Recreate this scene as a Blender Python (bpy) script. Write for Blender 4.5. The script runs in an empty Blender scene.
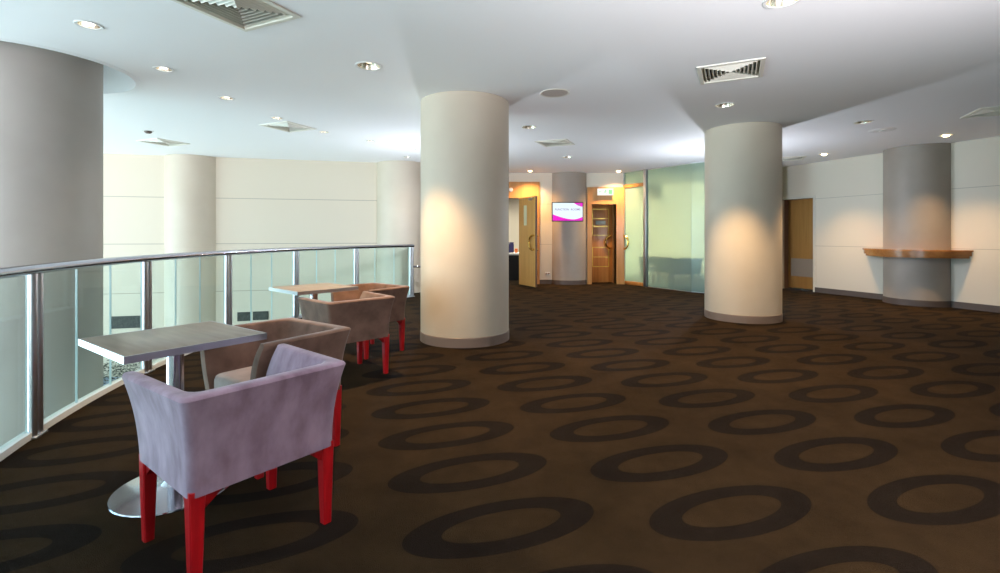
import bpy, bmesh, math, random
from mathutils import Vector, Matrix

C = bpy.context.scene.collection
SC = bpy.context.scene
PI = math.pi
F, CAM_H, HOR = 485.0, 1.25, 235.5      # focal length (px), eye height, horizon row (px of 573)
H = 2.86                                # ceiling height

# ------------------------------------------------------------------ camera
cam = bpy.data.objects.new('camera', bpy.data.cameras.new('camera'))
C.objects.link(cam)
cam.location = (0, 0, CAM_H)
cam.rotation_euler = (PI / 2, 0, 0)
cam.data.sensor_width = 36.0
cam.data.lens = 36.0 * F / 1000.0
cam.data.shift_y = -(286.5 - HOR) / 1000.0
cam.data.clip_end = 100
SC.camera = cam

# ------------------------------------------------------------------ view, world
SC.view_settings.view_transform = 'Standard'
SC.view_settings.look = 'None'
SC.view_settings.gamma = 1.0
SC.view_settings.use_curve_mapping = False
SC.view_settings.exposure = 0.15
SC.cycles.use_denoising = True
SC.cycles.max_bounces = 10
SC.cycles.diffuse_bounces = 6
SC.cycles.glossy_bounces = 5
SC.cycles.transmission_bounces = 10
SC.cycles.transparent_max_bounces = 24
SC.cycles.caustics_reflective = False
SC.cycles.caustics_refractive = False
SC.cycles.sample_clamp_indirect = 4.0

world = bpy.data.worlds.new('sky')
SC.world = world
world.use_nodes = True
bg = world.node_tree.nodes['Background']
bg.inputs[1].default_value = 6.6
_n, _l = world.node_tree.nodes, world.node_tree.links   # cool overcast sky above the horizon, sunlit pale paving below it
_tc, _sp, _rp = _n.new('ShaderNodeTexCoord'), _n.new('ShaderNodeSeparateXYZ'), _n.new('ShaderNodeValToRGB')
_rp.color_ramp.elements[0].position = 0.46
_rp.color_ramp.elements[0].color = (0.68, 0.91, 1.0, 1)
_rp.color_ramp.elements[1].position = 0.54
_rp.color_ramp.elements[1].color = (0.40, 0.70, 0.95, 1)
_ad = _n.new('ShaderNodeMath')
_ad.operation = 'MULTIPLY_ADD'
_ad.inputs[1].default_value = 0.5
_ad.inputs[2].default_value = 0.5
_l.new(_tc.outputs['Generated'], _sp.inputs[0])
_l.new(_sp.outputs[2], _ad.inputs[0])
_l.new(_ad.outputs[0], _rp.inputs[0])
_mu = _n.new('ShaderNodeMath')
_mu.operation = 'MULTIPLY_ADD'              # paving twice as bright as the sky
_mu.use_clamp = False
_gt = _n.new('ShaderNodeMath')
_gt.operation = 'LESS_THAN'
_gt.inputs[1].default_value = 0.0
_l.new(_sp.outputs[2], _gt.inputs[0])
_l.new(_gt.outputs[0], _mu.inputs[0])
_mu.inputs[1].default_value = 3.0
_mu.inputs[2].default_value = 7.0
_l.new(_mu.outputs[0], bg.inputs[1])
_mx = _n.new('ShaderNodeMix')               # evening-pink sky behind the camera, blue to the side
_mx.data_type = 'RGBA'
_mr = _n.new('ShaderNodeMapRange')
_mr.inputs[1].default_value = -0.96
_mr.inputs[2].default_value = -0.75
_mr.inputs[3].default_value = 1.0
_mr.inputs[4].default_value = 0.0
_l.new(_sp.outputs[1], _mr.inputs[0])
_l.new(_mr.outputs[0], _mx.inputs['Factor'])
_l.new(_rp.outputs[0], _mx.inputs[6])
_mx.inputs[7].default_value = (1.0, 0.84, 0.95, 1)
_l.new(_mx.outputs[2], bg.inputs[0])


def area(name, loc, rot, sx, sy, power, col, portal=False):
    l = bpy.data.lights.new(name, 'AREA')
    l.shape = 'RECTANGLE'
    l.size, l.size_y = sx, sy
    if not portal:
        l.spread = math.radians(100)
    l.energy = power
    l.color = col
    o = bpy.data.objects.new(name, l)
    o.location = loc
    o.rotation_euler = rot
    if portal:
        l.cycles.is_portal = True
    C.objects.link(o)
    return o


def point(name, loc, power, col, r=0.06):
    l = bpy.data.lights.new(name, 'POINT')
    l.energy = power
    l.color = col
    l.shadow_soft_size = r
    o = bpy.data.objects.new(name, l)
    o.location = loc
    C.objects.link(o)
    return o


# daylight through the big windows of the atrium (left) and behind the camera
area('atrium_window_daylight', (-12.4, 2.0, -0.4), (0, -PI / 2, 0), 6.2, 12.0, 0, (1, 1, 1), True)
area('rear_window_daylight', (-7.6, -3.4, 1.40), (PI / 2, 0, 0), 10.0, 2.7, 0, (1, 1, 1), True)
# the photographer's two flash heads, standing behind the two round columns
point('flash_behind_first_column', (-1.16, 8.5, 1.5), 105, (0.80, 0.87, 1.0))
point('flash_behind_second_column', (3.99, 8.87, 1.5), 130, (0.78, 0.86, 1.0))
# the flash head beside the camera, bounced off the ceiling
_b = bpy.data.lights.new('bounce_flash', 'SPOT')
_b.energy = 1250
_b.color = (0.98, 0.94, 1.0)
_b.spot_size = math.radians(120)
_b.spot_blend = 0.6
_b.shadow_soft_size = 0.15
_bo = bpy.data.objects.new('bounce_flash', _b)
_bo.location = (2.1, -0.2, 1.5)
_bo.rotation_euler = (PI - 0.5, 0, 0)   # up and a little forward
C.objects.link(_bo)
# ceiling light of the two rooms behind the far wall
area('meeting_room_light', (0.0, 14.4, 2.7), (0, 0, 0), 2.0, 1.6, 70, (1.0, 0.93, 0.74))
area('glass_room_light', (4.6, 14.3, 2.82), (0, 0, 0), 2.2, 2.0, 380, (1.0, 0.95, 0.70))

# ------------------------------------------------------------------ materials


class M:
    pass


def mat(name, color=(0.8, 0.8, 0.8), rough=0.5, metal=0.0, spec=0.5, **kw):
    m = bpy.data.materials.new(name)
    m.use_nodes = True
    b = m.node_tree.nodes['Principled BSDF']
    b.inputs['Base Color'].default_value = (*color, 1)
    b.inputs['Roughness'].default_value = rough
    b.inputs['Metallic'].default_value = metal
    b.inputs['Specular IOR Level'].default_value = spec
    for k, v in kw.items():
        b.inputs[k.replace('_', ' ')].default_value = v
    return m


def nodes(m):
    return m.node_tree.nodes, m.node_tree.links, m.node_tree.nodes['Principled BSDF']


def noise_mix(m, c1, c2, scale=10.0, detail=4.0, stretch=(1, 1, 1), lo=0.35, hi=0.65, bump=0.0, bscale=None, distortion=0.0):
    n, l, b = nodes(m)
    tc = n.new('ShaderNodeTexCoord')
    mp = n.new('ShaderNodeMapping')
    mp.inputs['Scale'].default_value = stretch
    l.new(tc.outputs['Object'], mp.inputs[0])
    t = n.new('ShaderNodeTexNoise')
    t.inputs['Scale'].default_value = scale
    t.inputs['Detail'].default_value = detail
    t.inputs['Distortion'].default_value = distortion
    l.new(mp.outputs[0], t.inputs['Vector'])
    r = n.new('ShaderNodeValToRGB')
    r.color_ramp.elements[0].position = lo
    r.color_ramp.elements[0].color = (*c1, 1)
    r.color_ramp.elements[1].position = hi
    r.color_ramp.elements[1].color = (*c2, 1)
    l.new(t.outputs[0], r.inputs[0])
    l.new(r.outputs[0], b.inputs['Base Color'])
    if bump:
        t2 = n.new('ShaderNodeTexNoise')
        t2.inputs['Scale'].default_value = bscale or scale * 6
        t2.inputs['Detail'].default_value = 3
        l.new(mp.outputs[0], t2.inputs['Vector'])
        bp = n.new('ShaderNodeBump')
        bp.inputs['Strength'].default_value = bump
        bp.inputs['Distance'].default_value = 0.01
        l.new(t2.outputs[0], bp.inputs['Height'])
        l.new(bp.outputs[0], b.inputs['Normal'])
    return m


def math_node(n, l, op, a, b=None, c=None):
    x = n.new('ShaderNodeMath')
    x.operation = op
    for i, v in enumerate((a, b, c)):
        if v is None:
            continue
        if isinstance(v, (int, float)):
            x.inputs[i].default_value = v
        else:
            l.new(v, x.inputs[i])
    return x.outputs[0]


def carpet_material():
    m = mat('oval_carpet', rough=0.95, spec=0.05)
    n, l, b = nodes(m)
    tc = n.new('ShaderNodeTexCoord')
    sp = n.new('ShaderNodeSeparateXYZ')
    l.new(tc.outputs['Object'], sp.inputs[0])
    f = lambda *a: math_node(n, l, *a)
    ox, oy = 0.014, 2.0972
    a = Vector((1.0452, 0.1086))
    bb = Vector((-0.1677, 0.4742))
    th = math.atan2(bb.y, bb.x) - PI / 2
    c, s = math.cos(th), math.sin(th)
    A = a.x * c + a.y * s                # column spacing along the long axis
    dt = -a.x * s + a.y * c              # drop from one column to the next
    B = bb.length
    x = f('SUBTRACT', sp.outputs[0], ox)
    y = f('SUBTRACT', sp.outputs[1], oy)
    u = f('ADD', f('MULTIPLY', x, c), f('MULTIPLY', y, s))
    v = f('ADD', f('MULTIPLY', x, -s), f('MULTIPLY', y, c))
    i = f('ROUND', f('DIVIDE', u, A))
    du = f('SUBTRACT', u, f('MULTIPLY', i, A))
    v2 = f('SUBTRACT', v, f('MULTIPLY', i, dt))
    j = f('ROUND', f('DIVIDE', v2, B))
    dv = f('SUBTRACT', v2, f('MULTIPLY', j, B))

    def ell(ra, rb):
        e = f('ADD', f('POWER', f('ABSOLUTE', f('DIVIDE', du, ra)), 2.0), f('POWER', f('ABSOLUTE', f('DIVIDE', dv, rb)), 2.0))
        return f('LESS_THAN', e, 1.0)
    ring = f('SUBTRACT', ell(0.433, 0.180), ell(0.270, 0.096))
    t = n.new('ShaderNodeTexNoise')
    t.inputs['Scale'].default_value = 3.0
    t.inputs['Detail'].default_value = 8.0
    t.inputs['Roughness'].default_value = 0.7
    l.new(tc.outputs['Object'], t.inputs['Vector'])
    fine = n.new('ShaderNodeTexNoise')
    fine.inputs['Scale'].default_value = 260.0
    fine.inputs['Detail'].default_value = 2.0
    l.new(tc.outputs['Object'], fine.inputs['Vector'])
    k = f('ADD', f('MULTIPLY', t.outputs[0], 0.85), f('MULTIPLY', fine.outputs[0], 0.55))

    def ramp(c1, c2):
        r = n.new('ShaderNodeValToRGB')
        r.color_ramp.elements[0].position = 0.45
        r.color_ramp.elements[0].color = (*c1, 1)
        r.color_ramp.elements[1].position = 0.95
        r.color_ramp.elements[1].color = (*c2, 1)
        l.new(k, r.inputs[0])
        return r.outputs[0]
    base = ramp((0.0135, 0.0080, 0.0037), (0.0330, 0.0196, 0.0088))
    dark = ramp((0.0062, 0.0040, 0.0028), (0.0125, 0.0082, 0.0055))
    mx = n.new('ShaderNodeMix')
    mx.data_type = 'RGBA'
    l.new(ring, mx.inputs['Factor'])
    l.new(base, mx.inputs[6])
    l.new(dark, mx.inputs[7])
    l.new(mx.outputs[2], b.inputs['Base Color'])
    bp = n.new('ShaderNodeBump')
    bp.inputs['Strength'].default_value = 0.5
    bp.inputs['Distance'].default_value = 0.01
    l.new(fine.outputs[0], bp.inputs['Height'])
    l.new(bp.outputs[0], b.inputs['Normal'])
    return m


def panel_wall(name, col, joints, gap=0.004):
    """painted wall panels with thin dark horizontal joints at the given heights"""
    m = mat(name, col, 0.55, spec=0.3)
    n, l, b = nodes(m)
    tc = n.new('ShaderNodeTexCoord')
    sp = n.new('ShaderNodeSeparateXYZ')
    l.new(tc.outputs['Object'], sp.inputs[0])
    tot = None
    for z in joints:
        d = math_node(n, l, 'LESS_THAN', math_node(n, l, 'ABSOLUTE', math_node(n, l, 'SUBTRACT', sp.outputs[2], z)), gap)
        tot = d if tot is None else math_node(n, l, 'MAXIMUM', tot, d)
    mx = n.new('ShaderNodeMix')
    mx.data_type = 'RGBA'
    l.new(tot, mx.inputs['Factor'])
    mx.inputs[6].default_value = (*col, 1)
    mx.inputs[7].default_value = (*[c * 0.55 for c in col], 1)
    l.new(mx.outputs[2], b.inputs['Base Color'])
    return m


def wood(name, c1, c2, axis=2, rough=0.35, scale=9.0):
    st = [9.0, 9.0, 9.0]
    st[axis] = 0.5
    m = mat(name, c1, rough, spec=0.5)
    noise_mix(m, c1, c2, scale=scale / 9.0 * 2.2, detail=5, stretch=st, lo=0.3, hi=0.7, distortion=0.4)
    return m


def emit(name, col, strength):
    m = mat(name, tuple(0.03 * c for c in col), 0.4)
    b = m.node_tree.nodes['Principled BSDF']
    b.inputs['Emission Color'].default_value = (*col, 1)
    b.inputs['Emission Strength'].default_value = strength
    return m


def clear_glass(name, tint, refl=0.06):
    m = bpy.data.materials.new(name)
    m.use_nodes = True
    n, l = m.node_tree.nodes, m.node_tree.links
    n.remove(n['Principled BSDF'])
    out = n['Material Output']
    tr = n.new('ShaderNodeBsdfTransparent')
    tr.inputs[0].default_value = (*tint, 1)
    gl = n.new('ShaderNodeBsdfGlossy')
    gl.inputs['Roughness'].default_value = 0.02
    fr = n.new('ShaderNodeLayerWeight')
    fr.inputs['Blend'].default_value = 0.3
    mix = n.new('ShaderNodeMixShader')
    k = math_node(n, l, 'ADD', math_node(n, l, 'MULTIPLY', math_node(n, l, 'POWER', fr.outputs['Facing'], 3.0), 0.5), 0.02)
    l.new(k, mix.inputs[0])
    l.new(tr.outputs[0], mix.inputs[1])
    l.new(gl.outputs[0], mix.inputs[2])
    l.new(mix.outputs[0], out.inputs[0])
    return m


def frosted_glass():
    m = bpy.data.materials.new('frosted_glass')
    m.use_nodes = True
    n, l = m.node_tree.nodes, m.node_tree.links
    n.remove(n['Principled BSDF'])
    out = n['Material Output']
    rf = n.new('ShaderNodeBsdfRefraction')
    rf.inputs['Color'].default_value = (0.86, 0.97, 0.88, 1)
    rf.inputs['Roughness'].default_value = 0.20
    rf.inputs['IOR'].default_value = 1.25
    tl = n.new('ShaderNodeBsdfTranslucent')
    tl.inputs['Color'].default_value = (0.62, 0.86, 0.78, 1)
    df = n.new('ShaderNodeBsdfDiffuse')
    df.inputs['Color'].default_value = (0.58, 0.74, 0.66, 1)
    gl = n.new('ShaderNodeBsdfGlossy')
    gl.inputs['Roughness'].default_value = 0.12
    m1 = n.new('ShaderNodeMixShader')
    m1.inputs[0].default_value = 0.30
    l.new(rf.outputs[0], m1.inputs[1])
    l.new(tl.outputs[0], m1.inputs[2])
    m2 = n.new('ShaderNodeMixShader')
    m2.inputs[0].default_value = 0.22
    l.new(m1.outputs[0], m2.inputs[1])
    l.new(df.outputs[0], m2.inputs[2])
    fr = n.new('ShaderNodeLayerWeight')
    fr.inputs['Blend'].default_value = 0.3
    m3 = n.new('ShaderNodeMixShader')
    k = math_node(n, l, 'ADD', math_node(n, l, 'MULTIPLY', math_node(n, l, 'POWER', fr.outputs['Facing'], 3.0), 0.4), 0.03)
    l.new(k, m3.inputs[0])
    l.new(m2.outputs[0], m3.inputs[1])
    l.new(gl.outputs[0], m3.inputs[2])
    l.new(m3.outputs[0], out.inputs[0])
    return m


M.carpet = carpet_material()
M.ceiling = mat('ceiling_paint', (0.90, 0.885, 0.875), 0.7, spec=0.2)
M.plenum = mat('plenum_dark', (0.05, 0.05, 0.05), 0.9)
M.column = noise_mix(mat('column_paint', (0.62, 0.58, 0.50), 0.5, spec=0.35), (0.555, 0.475, 0.37), (0.585, 0.505, 0.40), scale=2.0)
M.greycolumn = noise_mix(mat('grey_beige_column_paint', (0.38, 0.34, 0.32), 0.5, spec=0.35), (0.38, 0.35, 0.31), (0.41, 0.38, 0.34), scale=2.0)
M.pier = noise_mix(mat('grey_pier_paint', (0.40, 0.37, 0.35), 0.5, spec=0.35), (0.31, 0.262, 0.222), (0.34, 0.292, 0.25), scale=2.0)
M.skirting = mat('taupe_skirting', (0.085, 0.063, 0.054), 0.5)
M.colskirt = mat('column_skirting', (0.19, 0.14, 0.112), 0.45)
M.atrium = panel_wall('atrium_wall_panels', (0.68, 0.60, 0.475), (-1.35, 0.10, 1.08, 2.02, ), 0.006)
M.wall = panel_wall('cream_wall_panels', (0.66, 0.60, 0.50), (1.02, 2.06))
M.plain = mat('plain_wall_paint', (0.62, 0.58, 0.50), 0.6, spec=0.3)
M.steel = mat('brushed_steel', (0.50, 0.48, 0.54), 0.14, 1.0)
M.post = mat('polished_steel', (0.66, 0.67, 0.70), 0.30, 1.0)
M.alu = mat('aluminium', (0.62, 0.62, 0.66), 0.32, 1.0)
M.glass = clear_glass('balustrade_glass', (0.905, 0.97, 0.955))
M.glassedge = mat('polished_glass_edge', (0.46, 0.60, 0.59), 0.2)
M.window = clear_glass('window_glass', (0.97, 0.99, 0.99))
M.frosted = frosted_glass()
M.channel = mat('white_channel', (0.62, 0.68, 0.72), 0.4)
M.tabletop = noise_mix(mat('grey_laminate', (0.13, 0.115, 0.10), 0.30, spec=0.5), (0.205, 0.160, 0.118), (0.290, 0.235, 0.180), scale=3.0, stretch=(1, 9, 1))
M.suede = noise_mix(mat('brown_suede', (0.35, 0.26, 0.24), 0.9, spec=0.1, Sheen_Weight=0.35, Sheen_Roughness=0.4), (0.115, 0.066, 0.047), (0.205, 0.120, 0.088), scale=9.0, detail=6, lo=0.32, hi=0.68, bump=0.12, bscale=40)
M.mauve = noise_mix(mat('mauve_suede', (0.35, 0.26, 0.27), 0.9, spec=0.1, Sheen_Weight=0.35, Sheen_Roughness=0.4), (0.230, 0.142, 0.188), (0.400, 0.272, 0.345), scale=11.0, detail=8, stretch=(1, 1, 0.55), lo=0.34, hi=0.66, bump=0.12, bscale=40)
M.seat = noise_mix(mat('taupe_suede', (0.36, 0.29, 0.26), 0.9, spec=0.1, Sheen_Weight=0.35), (0.22, 0.155, 0.135), (0.31, 0.225, 0.20), scale=9.0, detail=6)
M.red = noise_mix(mat('red_lacquer', (0.42, 0.010, 0.014), 0.28, spec=0.5), (0.37, 0.006, 0.009), (0.49, 0.010, 0.014), scale=14, stretch=(3, 3, 0.4))
M.woodframe = wood('honey_timber', (0.42, 0.19, 0.055), (0.52, 0.25, 0.08))
M.wooddoor = wood('amber_timber', (0.36, 0.135, 0.028), (0.47, 0.19, 0.045))
M.woodpale = wood('beech_timber', (0.40, 0.20, 0.055), (0.48, 0.25, 0.075))
M.woodleaf = wood('pale_timber', (0.56, 0.29, 0.075), (0.66, 0.36, 0.105))
M.woodledge = wood('polished_ledge_timber', (0.34, 0.125, 0.030), (0.46, 0.185, 0.05), axis=1, rough=0.18)
M.brass = mat('brass', (0.85, 0.58, 0.16), 0.18, 1.0)
M.inlay = mat('brass_inlay', (0.62, 0.44, 0.08), 0.35, 0.6)
M.black = mat('black_plastic', (0.015, 0.015, 0.017), 0.35)
M.white = mat('white_plastic', (0.78, 0.77, 0.74), 0.4)
M.vent = mat('vent_enamel', (0.76, 0.72, 0.62), 0.45)
M.ventdark = mat('vent_dark', (0.03, 0.03, 0.028), 0.7)
M.grille = noise_mix(mat('dark_grille', (0.05, 0.055, 0.045), 0.6), (0.045, 0.05, 0.042), (0.085, 0.09, 0.075), scale=20)
M.grille2 = mat('taupe_grille_paint', (0.36, 0.29, 0.23), 0.5)
M.reflector = mat('lamp_reflector', (0.80, 0.74, 0.62), 0.2, 0.9)
M.lampwarm = emit('warm_lamp', (1.0, 0.74, 0.42), 14)
M.lampcool = emit('white_lamp', (1.0, 0.97, 0.92), 5)
M.lampgold = emit('soft_lamp', (1.0, 0.83, 0.55), 3.0)
M.speaker = noise_mix(mat('speaker_cloth', (0.50, 0.42, 0.36), 0.8), (0.46, 0.385, 0.33), (0.54, 0.46, 0.40), scale=90)
M.screen = emit('screen_white', (0.80, 0.95, 1.0), 0.95)
M.magenta = emit('screen_magenta', (0.80, 0.0, 0.55), 1.0)
M.lilac = emit('screen_lilac', (0.42, 0.30, 0.58), 0.7)
M.exitwhite = emit('exit_face', (0.86, 1.0, 0.86), 1.05)
M.exitgreen = emit('exit_green', (0.25, 0.80, 0.35), 0.8)
M.exitside = emit('exit_side', (1.0, 1.0, 0.95), 0.8)
M.cloth = mat('black_table_skirt', (0.012, 0.010, 0.010), 0.9)
M.clothwhite = mat('white_tablecloth', (0.8, 0.8, 0.78), 0.8)
M.blue = mat('navy_card', (0.015, 0.013, 0.11), 0.5)
M.orange = mat('orange_card', (0.75, 0.16, 0.02), 0.5)
M.leaf = noise_mix(mat('planter_leaves', (0.05, 0.07, 0.03), 0.6), (0.008, 0.012, 0.008), (0.085, 0.085, 0.05), scale=12)
M.planter = mat('blue_grey_planter', (0.28, 0.36, 0.48), 0.5)
M.atriumfloor = noise_mix(mat('atrium_stone', (0.5, 0.48, 0.44), 0.35), (0.45, 0.43, 0.40), (0.56, 0.54, 0.5), scale=2)
M.slab = mat('slab_edge', (0.75, 0.75, 0.72), 0.6)
M.rail_dark = mat('window_mullion', (0.30, 0.31, 0.32), 0.4, 0.8)

# ------------------------------------------------------------------ mesh helpers


def rotz(v, a):
    return Vector((v[0] * math.cos(a) - v[1] * math.sin(a), v[0] * math.sin(a) + v[1] * math.cos(a), v[2]))


class MB:
    def __init__(self):
        self.bm = bmesh.new()

    def box(self, x0, x1, y0, y1, z0, z1, bev=0.0, seg=2, mtx=None):
        vs = [self.bm.verts.new((x, y, z)) for x in (x0, x1) for y in (y0, y1) for z in (z0, z1)]
        fs = [self.bm.faces.new([vs[i] for i in q]) for q in ((0, 1, 3, 2), (4, 6, 7, 5), (0, 4, 5, 1), (2, 3, 7, 6), (0, 2, 6, 4), (1, 5, 7, 3))]
        new = vs
        if bev:
            es = list({e for f in fs for e in f.edges})
            r = bmesh.ops.bevel(self.bm, geom=es, offset=bev, segments=seg, profile=0.5, affect='EDGES')
            new = list({v for f in r['faces'] for v in f.verts} | {v for v in vs if v.is_valid})
        if mtx is not None:
            bmesh.ops.transform(self.bm, matrix=mtx, verts=[v for v in new if v.is_valid])
        return self

    def bar(self, p0, p1, z0, z1, t, off=0.0, bev=0.0):
        """upright slab from p0 to p1 in plan; t thick to the left of travel, starting at off"""
        p0, p1 = Vector(p0), Vector(p1)
        d = p1 - p0
        L = d.length
        a = math.atan2(d.y, d.x)
        return self.box(0, L, off, off + t, z0, z1, bev, mtx=Matrix.Translation((p0.x, p0.y, 0)) @ Matrix.Rotation(a, 4, 'Z'))

    def lathe(self, prof, segs=48, center=(0, 0, 0), a0=0.0, a1=2 * PI, axis='Z'):
        full = abs(a1 - a0) > 2 * PI - 1e-6
        n = segs if full else segs + 1
        rings = []
        for r, z in prof:
            ring = []
            if r < 1e-6:
                ring = [self.bm.verts.new((center[0], center[1], center[2] + z))] * n
            else:
                for i in range(n):
                    a = a0 + (a1 - a0) * i / segs
                    ring.append(self.bm.verts.new((center[0] + r * math.cos(a), center[1] + r * math.sin(a), center[2] + z)))
            rings.append(ring)
        for A, B in zip(rings, rings[1:]):
            for i in range(segs):
                j = (i + 1) % n
                q = []
                for v in (A[i], A[j], B[j], B[i]):
                    if v not in q:
                        q.append(v)
                if len(q) > 2:
                    try:
                        self.bm.faces.new(q)
                    except ValueError:
                        pass
        return self

    def tube(self, pts, r, segs=12, ry=None, cap=True, closed=False):
        """tube along pts; elliptical when ry (vertical radius) is given"""
        pts = [Vector(p) for p in pts]
        rings = []
        N = len(pts)
        prev = None
        for i, p in enumerate(pts):
            if closed:
                t = pts[(i + 1) % N] - pts[i - 1]
            else:
                t = pts[min(i + 1, N - 1)] - pts[max(i - 1, 0)]
            t.normalize()
            up = Vector((0, 0, 1)) if abs(t.z) < 0.95 else (prev or Vector((1, 0, 0)))
            s = t.cross(up).normalized()
            u = s.cross(t).normalized()
            prev = u
            rings.append([self.bm.verts.new(p + s * (r * math.cos(2 * PI * k / segs)) + u * ((ry or r) * math.sin(2 * PI * k / segs))) for k in range(segs)])
        pairs = list(zip(rings, rings[1:])) + ([(rings[-1], rings[0])] if closed else [])
        for A, B in pairs:
            for k in range(segs):
                self.bm.faces.new((A[k], A[(k + 1) % segs], B[(k + 1) % segs], B[k]))
        if cap and not closed:
            self.bm.faces.new(rings[0][::-1])
            self.bm.faces.new(rings[-1])
        return self

    def prism(self, poly, z0, z1):
        lo = [self.bm.verts.new((p[0], p[1], z0)) for p in poly]
        hi = [self.bm.verts.new((p[0], p[1], z1)) for p in poly]
        self.bm.faces.new(lo[::-1])
        self.bm.faces.new(hi)
        n = len(poly)
        for i in range(n):
            self.bm.faces.new((lo[i], lo[(i + 1) % n], hi[(i + 1) % n], hi[i]))
        return self

    def loft(self, rings, close_ends=True):
        R = [[self.bm.verts.new(p) for p in ring] for ring in rings]
        n = len(R[0])
        for A, B in zip(R, R[1:]):
            for k in range(n):
                self.bm.faces.new((A[k], A[(k + 1) % n], B[(k + 1) % n], B[k]))
        if close_ends:
            self.bm.faces.new(R[0][::-1])
            self.bm.faces.new(R[-1])
        return R

    def holed_wall(self, p0, p1, z0, z1, t, holes, off=0.0):
        """wall slab along p0-p1 with rectangular holes (s0,s1,z0,z1)"""
        p0, p1 = Vector(p0), Vector(p1)
        d = p1 - p0
        L = d.length
        mtx = Matrix.Translation((p0.x, p0.y, 0)) @ Matrix.Rotation(math.atan2(d.y, d.x), 4, 'Z')
        ss = sorted({0, L, *[h[0] for h in holes], *[h[1] for h in holes]})
        zs = sorted({z0, z1, *[h[2] for h in holes], *[h[3] for h in holes]})
        for a, b in zip(ss, ss[1:]):
            run = None
            for c, e in zip(zs, zs[1:]):
                hole = any(h[0] <= (a + b) / 2 <= h[1] and h[2] <= (c + e) / 2 <= h[3] for h in holes)
                if not hole:
                    run = (run[0], e) if run else (c, e)
                if hole or e == zs[-1]:
                    if run:
                        self.box(a, b, off, off + t, run[0], run[1], mtx=mtx)
                    run = None
        return self

    def build(self, name, m, parent=None, loc=None, rz=None, smooth=35):
        bmesh.ops.recalc_face_normals(self.bm, faces=self.bm.faces)
        me = bpy.data.meshes.new(name)
        self.bm.to_mesh(me)
        self.bm.free()
        if smooth:
            for p in me.polygons:
                p.use_smooth = True
            me.set_sharp_from_angle(angle=math.radians(smooth))
        me.materials.append(m)
        o = bpy.data.objects.new(name, me)
        C.objects.link(o)
        if parent:
            o.parent = parent
        if loc is not None:
            o.location = loc
        if rz is not None:
            o.rotation_euler = (0, 0, rz)
        return o


def tag(o, label, cat, group=None, kind=None):
    o['label'] = label
    o['category'] = cat
    if group:
        o['group'] = group
    if kind:
        o['kind'] = kind
    return o


def thing(name, label, cat, loc=(0, 0, 0), rz=0.0, group=None, kind=None):
    o = bpy.data.objects.new(name, None)
    o.empty_display_size = 0.1
    C.objects.link(o)
    o.location = loc
    o.rotation_euler = (0, 0, rz)
    return tag(o, label, cat, group, kind)


def struct(o):
    o['kind'] = 'structure'
    return o


def dup(root, loc, rz, label, group=None):
    r = root.copy()
    C.objects.link(r)
    r.location = loc
    r.rotation_euler = (0, 0, rz)
    r['label'] = label
    if group:
        r['group'] = group
    for ch in list(root.children):
        if ch.type == 'LIGHT':
            continue
        c = ch.copy()
        C.objects.link(c)
        c.parent = r
        for g in list(ch.children):
            d = g.copy()
            C.objects.link(d)
            d.parent = c
    return r


# ------------------------------------------------------------------ big structure
RC, RR = Vector((4.164, 5.43)), 7.447          # the balcony edge is an arc of this circle


def arc_pt(px_or_ang, R=RR, ang=False):
    """point of the balcony arc: seen at pixel column px, or at an angle"""
    if ang:
        a = px_or_ang
        return Vector((RC.x + R * math.cos(a), RC.y + R * math.sin(a)))
    k = (px_or_ang - 500) / F
    a = k * k + 1
    b = -2 * (k * RC.x + RC.y)
    c = RC.length_squared - R * R
    s = math.sqrt(b * b - 4 * a * c)
    y1, y2 = (-b - s) / (2 * a), (-b + s) / (2 * a)
    y = y2 if px_or_ang > 20 or y1 < 1 else y2
    return Vector((k * y, y))


def ang_of(p):
    d = p - RC
    a = math.atan2(d.y, d.x)
    return a if a > 0 else a + 2 * PI


A_END = ang_of(arc_pt(412.5))
A_START = PI + 1.02
WL = lambda X: 11.36 + 0.2365 * X             # atrium back wall line Y(X)
end_pt = arc_pt(A_END, RR + 0.06, True)
FARY = 12.5
wr = lambda Y: 8.08 - 0.3897 * (Y - 7.85)     # right wall X(Y)

# floor slab
edge = [tuple(arc_pt(A_START + (A_END - A_START) * i / 60, RR + 0.06, True)) for i in range(61)]
poly = [(12.6, -3.6), (12.6, 16.6), (-3.2, 16.6), (-3.2, WL(-3.2) + 0.05), (end_pt.x - 0.12, WL(end_pt.x - 0.12) + 0.05)]
poly += edge[::-1] + [(edge[0][0], -3.6)]
b = MB()
b.prism(poly, -0.40, 0.0)
bmesh.ops.triangulate(b.bm, faces=[f for f in b.bm.faces if len(f.verts) > 4])
struct(b.build('floor', M.carpet, smooth=0))
# lower atrium floor
struct(MB().box(-12.6, 4.0, -3.6, 12.0, -3.75, -3.6).build('floor_atrium', M.atriumfloor, smooth=0))
# white soffit under the balcony closes the slab to the lower level
struct(MB().holed_wall((-1.5, -3.6), (-1.5, 11.0), -3.6, -0.40, 0.2, [], off=-0.2).build('wall_undercroft', M.slab, smooth=0))

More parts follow.
